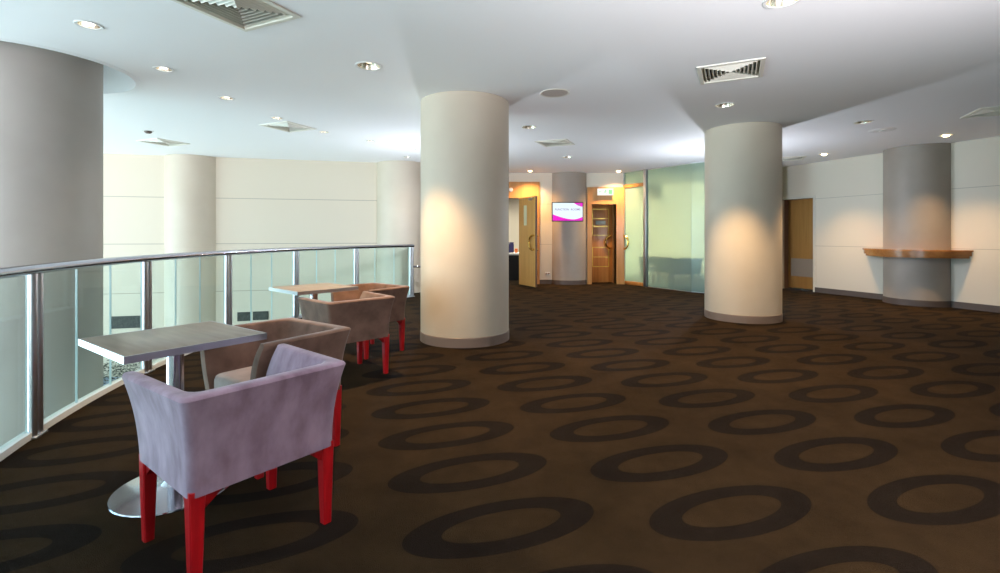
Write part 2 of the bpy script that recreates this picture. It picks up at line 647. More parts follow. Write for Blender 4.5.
# ---- ceiling with its openings
G_C = Vector((-4.52, 4.69))                    # big round column beyond the balustrade
RIM = 0.80
VENTS = [(-1.855, 3.42, -25, 0.60, 'large square air vent overhead at the front of the ceiling'),
         (2.265, 4.765, -26, 0.585, 'square air vent in front of the right hand round column'),
         (-3.13, 7.18, -24, 0.56, 'square air vent over the balustrade between two small downlights'),
         (-5.80, 8.37, -24, 0.56, 'square air vent over the atrium beside its far wall column'),
         (0.955, 8.42, -24, 0.56, 'square air vent between the two round columns toward the doors'),
         (6.44, 6.26, -24, 0.58, 'square air vent near the right wall above the timber ledge side'),
         (6.05, 10.15, -24, 0.56, 'square air vent half hidden behind the second round column')]
LIGHTS = [  # x, y, kind, spot power, label
    (-3.144, 3.71, 'small', 10, 'small downlight in front of the big atrium column'),
    (-3.25, 4.69, 'small', 10, 'small downlight beside the round ceiling recess of the big column'),
    (-3.20, 5.68, 'small', 9, 'small downlight just past the big column recess, over the balustrade'),
    (-3.055, 6.645, 'small', 9, 'small downlight touching the near corner of the balustrade air vent'),
    (-2.74, 7.545, 'small', 9, 'small downlight touching the far corner of the balustrade air vent'),
    (-2.214, 8.26, 'small', 9, 'small downlight over the far table by the balustrade'),
    (-1.638, 9.03, 'small', 8, 'upper of the two small downlights beside the front round column'),
    (-1.91, 9.95, 'small', 8, 'lower of the two small downlights beside the front round column'),
    (-1.244, 4.607, 'large', 60, 'large downlight with golden reflector before the front round column'),
    (1.935, 3.316, 'large', 45, 'large golden downlight cut off by the top of the picture'),
    (2.775, 5.98, 'large', 60, 'large downlight right before the second round column, behind a vent'),
    (0.43, 7.20, 'large', 22, 'large downlight past the front round column, nearer than the small vent'),
    (1.374, 9.95, 'large', 22, 'large downlight past the small vent, toward the wall screen'),
    (5.15, 6.88, 'large', 30, 'large dim downlight beside the flat ceiling disc'),
    (0.75, 12.05, 'bright', 34, 'bright warm downlight above the open timber door'),
    (2.96, 12.1, 'bright', 34, 'bright warm downlight above the exit sign'),
    (6.40, 9.58, 'bright', 32, 'bright warm downlight by the door with a grille'),
    (7.145, 7.77, 'bright', 32, 'bright warm downlight above the timber wall ledge'),
]
LSIZE = {'small': 0.070, 'large': 0.105, 'bright': 0.085}


def ceiling():
    bm = bmesh.new()

    def loop(pts):
        vs = [bm.verts.new((p[0], p[1], H)) for p in pts]
        return [bm.edges.new((vs[i], vs[(i + 1) % len(vs)])) for i in range(len(vs))]
    es = loop([(-12.6, -3.6), (12.6, -3.6), (12.6, 16.6), (-12.6, 16.6)])
    es += loop([(G_C.x + RIM * math.cos(2 * PI * i / 72), G_C.y + RIM * math.sin(2 * PI * i / 72)) for i in range(72)])
    for x, y, k, _, _ in LIGHTS:
        r = LSIZE[k]
        es += loop([(x + r * math.cos(2 * PI * i / 24), y + r * math.sin(2 * PI * i / 24)) for i in range(24)])
    for x, y, a, s, _ in VENTS:
        h = s / 2 - 0.035
        es += loop([(x + rotz((u, v, 0), math.radians(a)).x, y + rotz((u, v, 0), math.radians(a)).y) for u, v in ((-h, -h), (h, -h), (h, h), (-h, h))])
    bmesh.ops.triangle_fill(bm, use_beauty=True, use_dissolve=False, edges=es)
    for f in bm.faces:
        if f.normal.z > 0:
            f.normal_flip()
    me = bpy.data.meshes.new('ceiling')
    bm.to_mesh(me)
    bm.free()
    me.materials.append(M.ceiling)
    o = bpy.data.objects.new('ceiling', me)
    C.objects.link(o)
    return struct(o)


ceil = ceiling()
# round recess over the big column, with its lip
b = MB()
b.lathe([(RIM, 0), (RIM, 0.42), (0.2, 0.42)], 72, (G_C.x, G_C.y, H))
b.lathe([(RIM, 0.0), (RIM, -0.004), (RIM + 0.055, -0.004), (RIM + 0.06, 0.0)], 72, (G_C.x, G_C.y, H))
struct(b.build('trim_1', M.ceiling))
# roof deck above the ceiling
struct(MB().box(-12.6, 12.6, -3.6, 16.6, H + 0.5, H + 0.6).build('ceiling_deck', M.plenum, smooth=0))
b = MB()
for p0, p1 in (((-12.6, -3.6), (12.6, -3.6)), ((12.6, -3.6), (12.6, 16.6)), ((12.6, 16.6), (-12.6, 16.6)), ((-12.6, 16.6), (-12.6, -3.6))):
    b.bar(p0, p1, H, H + 0.5, 0.1)
struct(b.build('trim_2', M.plenum, smooth=0))

# ---- walls
wa0, wa1 = (-12.6, WL(-12.6)), (-1.55, WL(-1.55))
struct(MB().holed_wall(wa0, wa1, -3.6, H, 0.2, []).build('wall_atrium', M.atrium, smooth=0))
struct(MB().bar((-1.55, WL(-1.55)), (-1.55, FARY + 0.2), 0, H, 0.2).build('wall_corner', M.plain, smooth=0))
# left: window wall of the atrium
WINH = [(0.3 + i * 2.35, 2.5 + i * 2.35, z0, z1) for i in range(5) for z0, z1 in ((-3.4, -0.5), (-0.2, 2.74))]
struct(MB().holed_wall((-12.6, WL(-12.6)), (-12.6, -3.6), -3.6, H, 0.2, [(WL(-12.6) - (-3.6) - s1, WL(-12.6) - (-3.6) - s0, z0, z1) for s0, s1, z0, z1 in WINH], off=-0.2).build('wall_left', M.plain, smooth=0))
for i, (s0, s1, z0, z1) in enumerate(WINH):
    y0, y1 = -3.6 + s0, -3.6 + s1
    f = MB()
    for a, c, d, e in ((y0, y1, z0, z0 + 0.06), (y0, y1, z1 - 0.06, z1), (y0, y0 + 0.06, z0 + 0.06, z1 - 0.06), (y1 - 0.06, y1, z0 + 0.06, z1 - 0.06)):
        f.box(-12.66, -12.58, a, c, d, e)
    w = struct(f.build('window_%d' % (i + 1), M.rail_dark, smooth=0))
    MB().box(-12.63, -12.62, y0 + 0.06, y1 - 0.06, z0 + 0.06, z1 - 0.06).build('pane', M.window, w, smooth=0)
# rear: windows behind the camera
WR = [(0.3 + i * 2.45, 2.6 + i * 2.45, 0.12, 2.74) for i in range(4)]
struct(MB().holed_wall((-12.6, -3.6), (12.6, -3.6), -3.6, H, 0.2, WR, off=-0.2).build('wall_rear', M.plain, smooth=0))
for i, (s0, s1, z0, z1) in enumerate(WR):
    x0, x1 = -12.6 + s0, -12.6 + s1
    f = MB()
    for a, c, d, e in ((x0, x1, z0, z0 + 0.06), (x0, x1, z1 - 0.06, z1), (x0, x0 + 0.06, z0 + 0.06, z1 - 0.06), (x1 - 0.06, x1, z0 + 0.06, z1 - 0.06)):
        f.box(a, c, -3.66, -3.58, d, e)
    w = struct(f.build('window_%d' % (i + 20), M.rail_dark, smooth=0))
    MB().box(x0 + 0.06, x1 - 0.06, -3.63, -3.62, z0 + 0.06, z1 - 0.06).build('pane', M.window, w, smooth=0)

# right wall with its door opening
DR0, DR1 = 10.745, 11.47                      # door opening (Y along the wall)
r0, r1 = Vector((wr(-3.6), -3.6)), Vector((wr(16.6), 16.6))
rd = (r1 - r0).normalized()
s_of = lambda Y: (Y + 3.6) / rd.y
struct(MB().holed_wall(r0, r1, 0, H, 0.25, [(s_of(DR0), s_of(DR1), 0, 2.10)], off=-0.25).build('wall_right', M.wall, smooth=0))
rn = Vector((rd.y * -1, rd.x))                # into the room
rp = lambda Y: Vector((wr(Y), Y))
# far wall
P2X0, P2X1 = 2.242, 3.196                     # timber portal with the exit sign
P2O0, P2O1 = 2.358, 2.990
D1X0, D1X1 = -0.62, 0.50                      # open doorway to the meeting room
fw0 = -1.55
struct(MB().holed_wall((fw0, FARY), (3.196, FARY), 0, H, 0.2, [(D1X0 - fw0, D1X1 - fw0, 0, 2.215), (P2O0 - fw0, P2O1 - fw0, 0, 2.055)]).build('wall_far', M.wall, smooth=0))
struct(MB().bar((-3.0, 15.6), (8.0, 15.6), 0, H, 0.2).build('wall_back', M.plain, smooth=0))
struct(MB().bar((1.9, FARY + 0.2), (1.9, 15.6), 0, H, 0.1).build('wall_partition', M.plain, smooth=0))
struct(MB().bar((-1.55, FARY + 0.2), (-1.55, 15.6), 0, H, 0.1).build('wall_meeting', M.plain, smooth=0))
struct(MB().bar((3.196, FARY + 0.2), (3.196, 15.6), 0, H, 0.12, off=0.0).build('wall_lobby', M.plain, smooth=0))

# skirtings
SK = 0.11
b = MB()
b.bar((fw0, FARY), (D1X0 - 0.12, FARY), 0, SK, 0.015, off=-0.015)
b.bar((1.02, FARY), (1.36, FARY), 0, SK, 0.015, off=-0.015)
struct(b.build('baseboard_far', M.skirting, smooth=0))
b = MB()
for ya, yb in ((-3.5, 8.46), (9.42, DR0 - 0.03), (DR1 + 0.03, 15.5)):
    b.bar(rp(ya), rp(yb), 0, SK, 0.015)
struct(b.build('baseboard_right', M.skirting, smooth=0))

# ------------------------------------------------------------------ round columns


def column(x, y, z0, z1, m, label, r=0.53, skirt=True):
    t = thing('round_column', label, 'column', (x, y, z0), kind='thing')
    MB().lathe([(0, SK if skirt else 0), (r, SK if skirt else 0), (r, z1 - z0 - 0.002), (0, z1 - z0 - 0.002)], 96).build('shaft', m, t)
    if skirt:
        MB().lathe([(r - 0.02, 0), (r + 0.006, 0), (r + 0.006, SK - 0.006), (r + 0.001, SK), (r - 0.02, SK)], 96).build('skirting', M.colskirt if m is M.column else M.skirting, t)
    return t


column(-0.428, 5.92, 0, H, M.column, 'round cream column standing on the carpet between the chairs and the doors', 0.535)
column(3.685, 7.38, 0, H, M.column, 'free standing round cream column before the frosted glass wall', 0.528)
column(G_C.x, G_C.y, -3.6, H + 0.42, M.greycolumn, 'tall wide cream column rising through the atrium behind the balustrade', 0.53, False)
column(-6.36, 10.11, -3.6, H, M.column, 'slim round column set in the white atrium wall above the vents', 0.53, False)
column(-2.23, 10.92, -3.6, H, M.column, 'half round column where the atrium wall ends behind the balustrade end', 0.53, False)
column(1.785, 12.79, 0, H, M.pier, 'half round grey pier on the far wall carrying the screen', 0.53)
column(7.70, 8.93, 0, H, M.pier, 'half round grey pier on the right wall behind the timber ledge', 0.51)

# ------------------------------------------------------------------ frosted glass wall and glass door
g0, g1 = Vector((3.196, 12.5)), Vector((4.23, 10.72))
gm = g0.lerp(g1, 0.3458)
gpts = [gm.lerp(g1, 0.06), g1, Vector((4.52, 10.47)), Vector((5.0, 10.36)), Vector((5.8, 10.5)), Vector((5.8, 12.9))]
gw = struct(bpy.data.objects.new('wall_glass', None))
C.objects.link(gw)
for a, c in zip(gpts, gpts[1:]):
    MB().bar(a, c, 0.012, H, 0.012).build('glass_panel', M.frosted, gw, smooth=0)
MB().bar(gm.lerp(g0, 0.02), gm.lerp(g1, 0.055), 0, H, 0.09, off=-0.045, bev=0.004).build('mullion', M.alu, gw)
b = MB()
for a, c in zip(gpts, gpts[1:]):
    b.bar(a, c, 0, 0.012, 0.03, off=-0.009)
    b.bar(a, c, H - 0.02, H, 0.03, off=-0.009)
b.build('channel', M.alu, gw, smooth=0)
# glass door
gd = struct(bpy.data.objects.new('door_1', None))
C.objects.link(gd)
gA, gB = g0.lerp(gm, 0.03), g0.lerp(gm, 0.97)
MB().bar(gA, gB, 0.09, 2.455, 0.012).build('glass_leaf', M.frosted, gd, smooth=0)
MB().bar(gA, gB, 0.0, 0.09, 0.04, off=-0.014, bev=0.003).build('bottom_rail', M.wooddoor, gd)
MB().bar(g0, gm, 2.465, 2.55, 0.07, off=-0.03, bev=0.003).build('head_rail', M.wooddoor, gd)
MB().bar(gA, gB, 2.55, H, 0.012).build('transom_glass', M.frosted, gd, smooth=0)
MB().bar(g0.lerp(gm, -0.01), g0.lerp(gm, 0.05), 0, H, 0.05, off=-0.025).build('side_frame', M.alu, gd, smooth=0)


def pull_ring(center, along, normal, r=0.165, tube=0.025, off=0.055):
    """half ring pull handle lying parallel to the door, bulging along 'along'; feet reach back to the door"""
    along, normal = Vector((*along, 0)).normalized(), Vector((*normal, 0)).normalized()
    c = Vector(center)
    pts = [c + Vector((0, 0, -r)), ]
    for i in range(0, 25):
        a = -PI / 2 + PI * i / 24
        pts.append(c + normal * off + along * (r * 0.86 * math.cos(a)) + Vector((0, 0, r * math.sin(a))))
    pts.append(c + Vector((0, 0, r)))
    m = MB()
    m.tube(pts, tube, 10)
    return m


gdir = (g1 - g0).normalized()
gnorm = Vector((-gdir.y, gdir.x)) * -1        # toward the camera
hc = g0.lerp(gm, 0.085)
pull_ring((hc.x, hc.y, 1.07), gdir, gnorm).build('pull_handle', M.brass, gd)

# ------------------------------------------------------------------ timber portal, exit door
d2 = MB()
d2.box(P2X0, P2O0, FARY - 0.05, FARY, 0, 2.49)
d2.box(P2O1, P2X1, FARY - 0.05, FARY, 0, 2.49)
d2.box(P2O0, P2O1, FARY - 0.05, FARY, 2.055, 2.49)
d2.box(P2O0 - 0.01, P2O0, FARY, FARY + 0.45, 0, 2.055)
d2.box(P2O1, P2O1 + 0.01, FARY, FARY + 0.45, 0, 2.055)
d2.box(P2O0, P2O1, FARY, FARY + 0.45, 2.055, 2.065)
door2 = struct(d2.build('door_2', M.woodframe, smooth=0))
DY = FARY + 0.40
leaf = MB().box(P2O0, P2O1, DY, DY + 0.045, 0.005, 2.055, 0.003).build('leaf', M.wooddoor, door2)
px2x = lambda px, Y: (px - 500) / F * Y
xl, xr = px2x(592.5, DY), px2x(608.7, DY)
b = MB()
w = 0.009
for zt in (1.947, 1.705, 1.487, 1.258, 0.936, 0.678, 0.425):
    b.box(xl, xr, DY - 0.004, DY + 0.001, zt - w, zt + w)
for z0, z1 in ((1.258, 1.947), (0.425, 0.936)):
    for x in (xl, xr):
        b.box(x - w, x + w, DY - 0.004, DY + 0.001, z0, z1)
b.build('brass_inlay', M.inlay, leaf, smooth=0)
MB().box(px2x(595.5, DY), px2x(605.5, DY), DY - 0.012, DY, 1.535, 1.645, 0.003).build('name_plate', mat('plate_grey', (0.30, 0.33, 0.27), 0.4), leaf)
pull_ring((px2x(610.5, DY), DY, 1.07), (-1, 0), (0, -1)).build('pull_handle', M.brass, leaf)

ex = thing('exit_sign', 'small lit green and white exit sign on the timber portal head', 'sign', (px2x(604.6, FARY), FARY - 0.05, 2.365))
MB().box(-0.20, 0.20, -0.075, 0.0, -0.085, 0.085, 0.004).build('housing', M.exitside, ex)
MB().box(-0.185, 0.185, -0.080, -0.076, -0.07, 0.07).build('face', M.exitwhite, ex, smooth=0)
def flat_mark(m, name):
    bmesh.ops.transform(m.bm, matrix=Matrix.Translation((0, -0.0802, 0)) @ Matrix.Rotation(PI / 2, 4, 'X'), verts=m.bm.verts)
    m.build(name, M.exitgreen, ex, smooth=0)


b = MB()
b.lathe([(0, 0), (0.014, 0), (0.014, 0.003), (0, 0.003)], 14, (0.005, 0.045, 0))
for p, q, wd in (((0.004, 0.040), (-0.02, -0.008), 0.020), ((-0.018, -0.004), (0.012, -0.026), 0.013), ((0.012, -0.022), (0.008, -0.058), 0.011),
                 ((-0.02, -0.006), (-0.042, -0.030), 0.013), ((-0.040, -0.028), (-0.068, -0.034), 0.011), ((0.0, 0.022), (0.034, 0.004), 0.010), ((-0.004, 0.022), (-0.036, 0.014), 0.010)):
    d = (Vector(q) - Vector(p))
    b.box(0, d.length, -wd / 2, wd / 2, 0, 0.003, mtx=Matrix.Translation((*p, 0)) @ Matrix.Rotation(math.atan2(d.y, d.x), 4, 'Z'))
flat_mark(b, 'running_figure')
b = MB()
b.box(-0.150, -0.105, -0.006, 0.006, 0, 0.003)
b.prism([(-0.172, 0), (-0.145, 0.022), (-0.145, -0.022)], 0, 0.003)
flat_mark(b, 'arrow')
b = MB()
b.box(0.075, 0.165, -0.055, 0.055, 0, 0.003)
flat_mark(b, 'doorway_mark')

# ------------------------------------------------------------------ open timber door to the meeting room
JX = 1.02
b = MB()
b.box(D1X1, JX, FARY - 0.04, FARY, 0, 2.63)
b.box(D1X0 - 0.12, D1X0, FARY - 0.04, FARY, 0, 2.63)
b.box(D1X0, D1X1, FARY - 0.04, FARY, 2.215, 2.63)
b.box(D1X0 - 0.01, D1X0, FARY, FARY + 0.2, 0, 2.215)
b.box(D1X1, D1X1 + 0.01, FARY, FARY + 0.2, 0, 2.215)
b.box(D1X0, D1X1, FARY, FARY + 0.2, 2.215, 2.225)
door3 = struct(b.build('door_3', M.woodframe, smooth=0))
lh, lf = Vector((0.505, 12.40)), Vector((0.872, 11.66))
ld = (lf - lh).normalized()
ln = Vector((ld.y, -ld.x))                     # toward the camera side
L = (lf - lh).length
leafm = Matrix.Translation((lh.x, lh.y, 0)) @ Matrix.Rotation(math.atan2(ld.y, ld.x), 4, 'Z')
b = MB()
for x0, x1, z0, z1 in ((0, 0.22, 0.008, 2.20), (0.40, L, 0.008, 2.20), (0.22, 0.40, 0.008, 1.50), (0.22, 0.40, 2.0, 2.20)):
    b.box(x0, x1, -0.022, 0.022, z0, z1, mtx=leafm)
leaf3 = b.build('leaf', M.woodleaf, door3, smooth=0)
MB().box(0.22, 0.40, -0.004, 0.004, 1.50, 2.0, mtx=leafm).build('vision_panel', mat('frosted_vision_glass', (0.72, 0.72, 0.48), 0.25), leaf3, smooth=0)
MB().box(L - 0.003, L + 0.004, -0.024, 0.024, 0.008, 2.20, mtx=leafm).build('edge_strip', mat('door_edge', (0.10, 0.055, 0.03), 0.5), leaf3, smooth=0)
hp = lh + ld * (L - 0.07) + ln * 0.022
pull_ring((hp.x, hp.y, 1.08), -ld, ln, 0.17).build('pull_handle', M.brass, leaf3)
hp = lh + ld * (L - 0.07) - ln * 0.022
pull_ring((hp.x, hp.y, 1.08), -ld, -ln, 0.17).build('pull_handle', M.brass, leaf3)
MB().box(L - 0.30, L - 0.14, -0.06, -0.022, 2.11, 2.17, 0.004, mtx=leafm).build('door_closer', M.alu, leaf3)

t = thing('buffet_table', 'table with black skirt and white top seen through the open timber door', 'table', (0.05, 13.9, 0))
MB().box(-0.75, 0.75, -0.35, 0.35, 0.0, 0.70).build('table_skirt', M.cloth, t, smooth=0)
MB().box(-0.77, 0.77, -0.37, 0.37, 0.70, 0.76, 0.01).build('tablecloth_top', M.clothwhite, t)
b = MB()
for i in range(2):
    b.box(0.16 + i * 0.12, 0.27 + i * 0.12, 13.80, 13.9, 0.76, 1.06, 0.004)
b.box(0.16, 0.40, 13.9, 13.95, 0.76, 1.0)
tag(b.build('display_stand', M.blue, smooth=0), 'dark blue display stand on the black skirted table', 'display stand')
tag(MB().box(0.42, 0.50, 13.70, 13.82, 0.76, 0.88, 0.01).build('orange_carton', M.orange), 'tiny orange carton beside the dark blue display stand', 'box')

# ------------------------------------------------------------------ door with a grille in the right wall
wm = lambda Y: Matrix.Translation((wr(Y), Y, 0)) @ Matrix.Rotation(math.atan2(rd.y, rd.x), 4, 'Z')   # local x runs along the wall away from the camera, +y into the room
W3 = (DR1 - DR0) / rd.y
fm = MB()
for x0, x1, z0, z1 in ((-0.035, 0.012, 0, 2.135), (W3 - 0.012, W3 + 0.035, 0, 2.135), (0.012, W3 - 0.012, 2.09, 2.135)):
    fm.box(x0, x1, -0.06, 0.012, z0, z1, mtx=wm(DR0))
door4 = struct(fm.build('door_4', M.plain, smooth=0))
jm = MB()
for x0, x1, z0, z1 in ((0.0, 0.012, 0, 2.10), (W3 - 0.012, W3, 0, 2.10), (0.012, W3 - 0.012, 2.09, 2.10)):
    jm.box(x0, x1, -0.25, -0.06, z0, z1, mtx=wm(DR0))
jm.build('jamb_lining', mat('jamb_brown', (0.20, 0.11, 0.07), 0.5), door4, smooth=0)
leaf4 = MB().box(0.012, W3 - 0.012, -0.245, -0.195, 0.012, 2.09, 0.002, mtx=wm(DR0)).build('leaf', M.woodpale, door4)
b = MB()
gx0, gx1 = 0.04, W3 - 0.10
for i in range(16):
    z = 0.32 + i * 0.0245
    b.box(gx0, gx1, -0.198, -0.186, z, z + 0.015, mtx=wm(DR0))
b.box(gx0 - 0.012, gx0, -0.198, -0.184, 0.30, 0.715, mtx=wm(DR0))
b.box(gx1, gx1 + 0.012, -0.198, -0.184, 0.30, 0.715, mtx=wm(DR0))
b.box(gx0, gx1, -0.1965, -0.1945, 0.30, 0.715, mtx=wm(DR0))
b.build('air_grille', M.grille2, leaf4, smooth=0)
MB().box(0.02, W3 - 0.02, -0.195, -0.188, 0.012, 0.03, mtx=wm(DR0)).build('threshold_strip', M.brass, leaf4, smooth=0)

# ------------------------------------------------------------------ timber wall ledge
lc = rp(8.955)
t = thing('wall_ledge', 'curved polished timber ledge wrapped round the grey pier on the right wall', 'ledge', (lc.x, lc.y, 0), math.atan2(rd.y, rd.x))
half, sag = 0.86, 0.66
Rl = (half * half + sag * sag) / (2 * sag)


def ledge_poly(inset):
    R = Rl - inset
    cy = sag - Rl
    a0 = math.asin(-cy / R) if cy < 0 else -math.asin(cy / R)
    return [(R * math.cos(a), cy + R * math.sin(a)) for a in [a0 + (PI - 2 * a0) * i / 40 for i in range(41)]]


MB().prism(ledge_poly(0.0), 0.975, 1.0).build('top_board', M.woodledge, t)
b = MB()
o_, i_ = ledge_poly(0.02), ledge_poly(0.05)
b.prism(o_ + i_[::-1], 0.90, 0.975)
b.build('apron', M.woodledge, t)
b = MB()
b.prism(ledge_poly(0.05), 0.86, 0.90)
b.build('lower_board', M.woodledge, t)

# ------------------------------------------------------------------ wall screen, outlet
TVY = 12.79 - 0.53 - 0.10
t = thing('wall_screen', 'lit wall screen with white and magenta display on the grey pier', 'screen', (px2x(567.6, TVY), TVY, 1.845), math.radians(-2))
MB().box(-0.395, 0.395, 0.0, 0.055, -0.245, 0.245, 0.006).build('bezel', M.black, t)
MB().box(-0.12, 0.12, 0.055, 0.12, -0.1, 0.1).build('bracket', M.black, t, smooth=0)
scr = MB().box(-0.372, 0.372, -0.003, 0.001, -0.222, 0.222).build('display', M.screen, t, smooth=0)
low = [(-0.372 + 0.744 * i / 24, -0.222) for i in range(25)]
top = []
for i in range(25):
    u = i / 24
    z = -0.065 - 0.125 * math.sin(min(1, u / 0.72) * PI / 2) if u < 0.72 else -0.190 + 0.06 * ((u - 0.72) / 0.28) ** 1.6
    top.append((-0.372 + 0.744 * u, z))
b = MB()
b.prism(low + top[::-1], 0, 0.002)
tri = [(0.372, 0.222), (0.160, 0.222)] + [(0.160 + 0.212 * u, 0.222 - 0.095 * math.sin(u * PI * 0.5) ** 0.9) for u in [i / 10 for i in range(1, 11)]]
b.prism(tri[::-1], 0, 0.002)
bmesh.ops.transform(b.bm, matrix=Matrix.Translation((0, -0.0035, 0)) @ Matrix.Rotation(PI / 2, 4, 'X'), verts=b.bm.verts)
b.build('swoosh_graphic', M.magenta, scr, smooth=0)
b = MB()
b.lathe([(0, 0), (0.028, 0), (0.028, 0.002), (0, 0.002)], 16)
bmesh.ops.transform(b.bm, matrix=Matrix.Translation((0.285, -0.0062, 0.175)) @ Matrix.Rotation(PI / 2, 4, 'X') @ Matrix.Diagonal((1.2, 0.6, 1, 1)), verts=b.bm.verts)
b.build('logo_graphic', M.lilac, scr, smooth=0)
tx = bpy.data.curves.new('screen_text', 'FONT')
tx.body = 'FUNCTION  ROOMS'
tx.size = 0.070
tx.offset = 0.0012
tx.align_x = 'CENTER'
tx.align_y = 'CENTER'
tx.extrude = 0.0005
tx.materials.append(M.lilac)
to = bpy.data.objects.new('screen_text', tx)
to.rotation_euler = (PI / 2, 0, 0)
to.location = (0.0, -0.0045, 0.055)
C.objects.link(to)
to.parent = scr

t = thing('wall_sensor', 'small white round fitting on the timber head over the open doorway', 'sensor', (px2x(511, FARY), FARY - 0.04, 2.425))
b = MB()
b.lathe([(0, 0.03), (0.035, 0.028), (0.052, 0.012), (0.055, 0)], 24)
bmesh.ops.transform(b.bm, matrix=Matrix.Rotation(PI / 2, 4, 'X'), verts=b.bm.verts)
b.build('cover', M.white, t)
t = thing('power_outlet', 'white double power outlet low on the far wall beside the grey pier', 'outlet', (1.225, FARY, 0.27))
MB().box(-0.06, 0.06, -0.012, 0, -0.04, 0.04, 0.004).build('cover_plate', M.white, t)
for s in (-0.03, 0.03):
    MB().box(s - 0.018, s + 0.018, -0.030, -0.012, -0.02, 0.015, 0.003).build('socket', mat('plug_brown', (0.22, 0.07, 0.04), 0.5), t)

# ------------------------------------------------------------------ balustrade
ra = thing('glass_balustrade', 'curved glass balustrade with steel handrail along the atrium edge', 'balustrade', (0, 0, 0))
railpts = [arc_pt(A_START + (A_END - 0.002 - A_START) * i / 90, RR, True) for i in range(91)]
MB().tube([(p.x, p.y, 1.042) for p in railpts], 0.040, 20, ry=0.031).build('handrail', M.steel, ra)
b = MB()
bp = [arc_pt(A_START + (A_END - A_START) * i / 60, RR, True) for i in range(61)]
b.loft([[(RC.x + (RR + dr) * math.cos(a), RC.y + (RR + dr) * math.sin(a), z) for dr, z in ((0.005, 0.0), (0.06, 0.0), (0.06, 0.042), (0.005, 0.042))]
        for a in [A_START + (A_END - A_START) * i / 60 for i in range(61)]])
b.build('base_channel', M.channel, ra)
POSTPX = [38.0, 148.5, 229.5, 297.0, 357.0, 412.0]
post_ang = [ang_of(arc_pt(p)) for p in POSTPX]
step = post_ang[0] - post_ang[1]
post_ang = [post_ang[0] + step * k for k in (2, 1)] + post_ang
JPX = [(81.0, 114.3), (178.5, 202.5), (253.0, 273.5), (318.0, 336.5), (376.0, 395.0)]


def post(a, single=False):
    m = MB()
    hw = 0.030
    for s in ((0,) if single else (-1, 1)):
        aa = a + s * hw / RR
        p = arc_pt(aa, RR + 0.012, True)
        m.lathe([(0, 0), (0.024, 0), (0.024, 1.02), (0, 1.02)], 20, (p.x, p.y, 0.0))
    p = arc_pt(a, RR + 0.012, True)
    tang = a + PI / 2
    mt = Matrix.Translation((p.x, p.y, 0)) @ Matrix.Rotation(tang, 4, 'Z')
    m.box(-0.065, 0.065, -0.035, 0.035, 0.0, 0.012, 0.003, mtx=mt)
    for z in (0.12, 0.93):
        m.box(-0.035, 0.035, -0.008, 0.008, z, z + 0.03, mtx=mt)
    return m


for i, a in enumerate(post_ang):
    post(a).build('post', M.post, ra)


def pane(a0, a1):
    gap = 0.0035 / RR
    lo, hi = min(a0, a1) + gap, max(a0, a1) - gap
    n = 6
    m = MB()
    m.loft([[(RC.x + (RR + dr) * math.cos(a), RC.y + (RR + dr) * math.sin(a), z) for dr, z in ((0.022, 0.035), (0.034, 0.035), (0.034, 1.012), (0.022, 1.012))]
            for a in [lo + (hi - lo) * i / n for i in range(n + 1)]])
    return m


for k in range(len(post_ang) - 1):
    a0, a1 = post_ang[k], post_ang[k + 1]
    if k >= 2:
        j = [ang_of(arc_pt(p)) for p in JPX[k - 2]]
    else:
        j = [a0 + (a1 - a0) / 3, a0 + (a1 - a0) * 2 / 3]
    off = 0.058 / RR
    cuts = [a0 - off, j[0], j[1], a1 + off]
    for u, v in zip(cuts, cuts[1:]):
        g = pane(u, v).build('glass_pane', M.glass, ra, smooth=0)
        g.data.materials.append(M.glassedge)
        for p in g.data.polygons:              # polished upright edges
            c = Vector((p.center.x, p.center.y))
            t = Vector((-(c.y - RC.y), c.x - RC.x)).normalized()
            if abs(p.normal.x * t.x + p.normal.y * t.y) > 0.8:
                p.material_index = 1
ep = arc_pt(A_END, RR, True)
MB().tube([(ep.x + 0.01, ep.y, 0.615), (ep.x + 0.55, ep.y + 0.05, 0.615)], 0.018, 12).build('cross_bar', M.steel, ra)
# short return to the atrium wall
b = MB()
rt0, rt1 = Vector((ep.x - 0.03, ep.y + 0.05)), Vector((ep.x - 0.10, 10.36))
MB().bar(rt0, rt1, 0.05, 1.0, 0.012).build('return_pane', M.glass, ra, smooth=0)
MB().tube([(ep.x, ep.y, 1.042), (rt1.x, rt1.y, 1.042)], 0.036, 16, ry=0.029).build('return_rail', M.steel, ra)

# ------------------------------------------------------------------ atrium wall vents, planter
wl_a = math.atan(0.2365)


def wall_vent(xc, w, z0, z1, label, split=False):
    t = thing('wall_vent', label, 'vent', (xc, WL(xc), (z0 + z1) / 2), wl_a, 'dark vents low on the atrium wall')
    h = (z1 - z0) / 2
    b = MB()
    for x0, x1, za, zb in ((-w, w, h - 0.012, h), (-w, w, -h, -h + 0.012), (-w, -w + 0.012, -h, h), (w - 0.012, w, -h, h)):
        b.box(x0, x1, -0.014, 0.0, za, zb)
    b.box(w - 0.11, w - 0.085, -0.014, 0, -h, h)
    b.build('frame', M.white if False else M.grille, t, smooth=0)
    b = MB()
    b.box(-w, w, -0.004, 0.0, -h, h)
    n = 9
    for i in range(n):
        z = -h + 0.012 + (2 * h - 0.024) * i / n
        b.box(-w + 0.012, w - 0.012, -0.011, -0.004, z, z + 0.008)
    b.build('slats', M.grille, t, smooth=0)


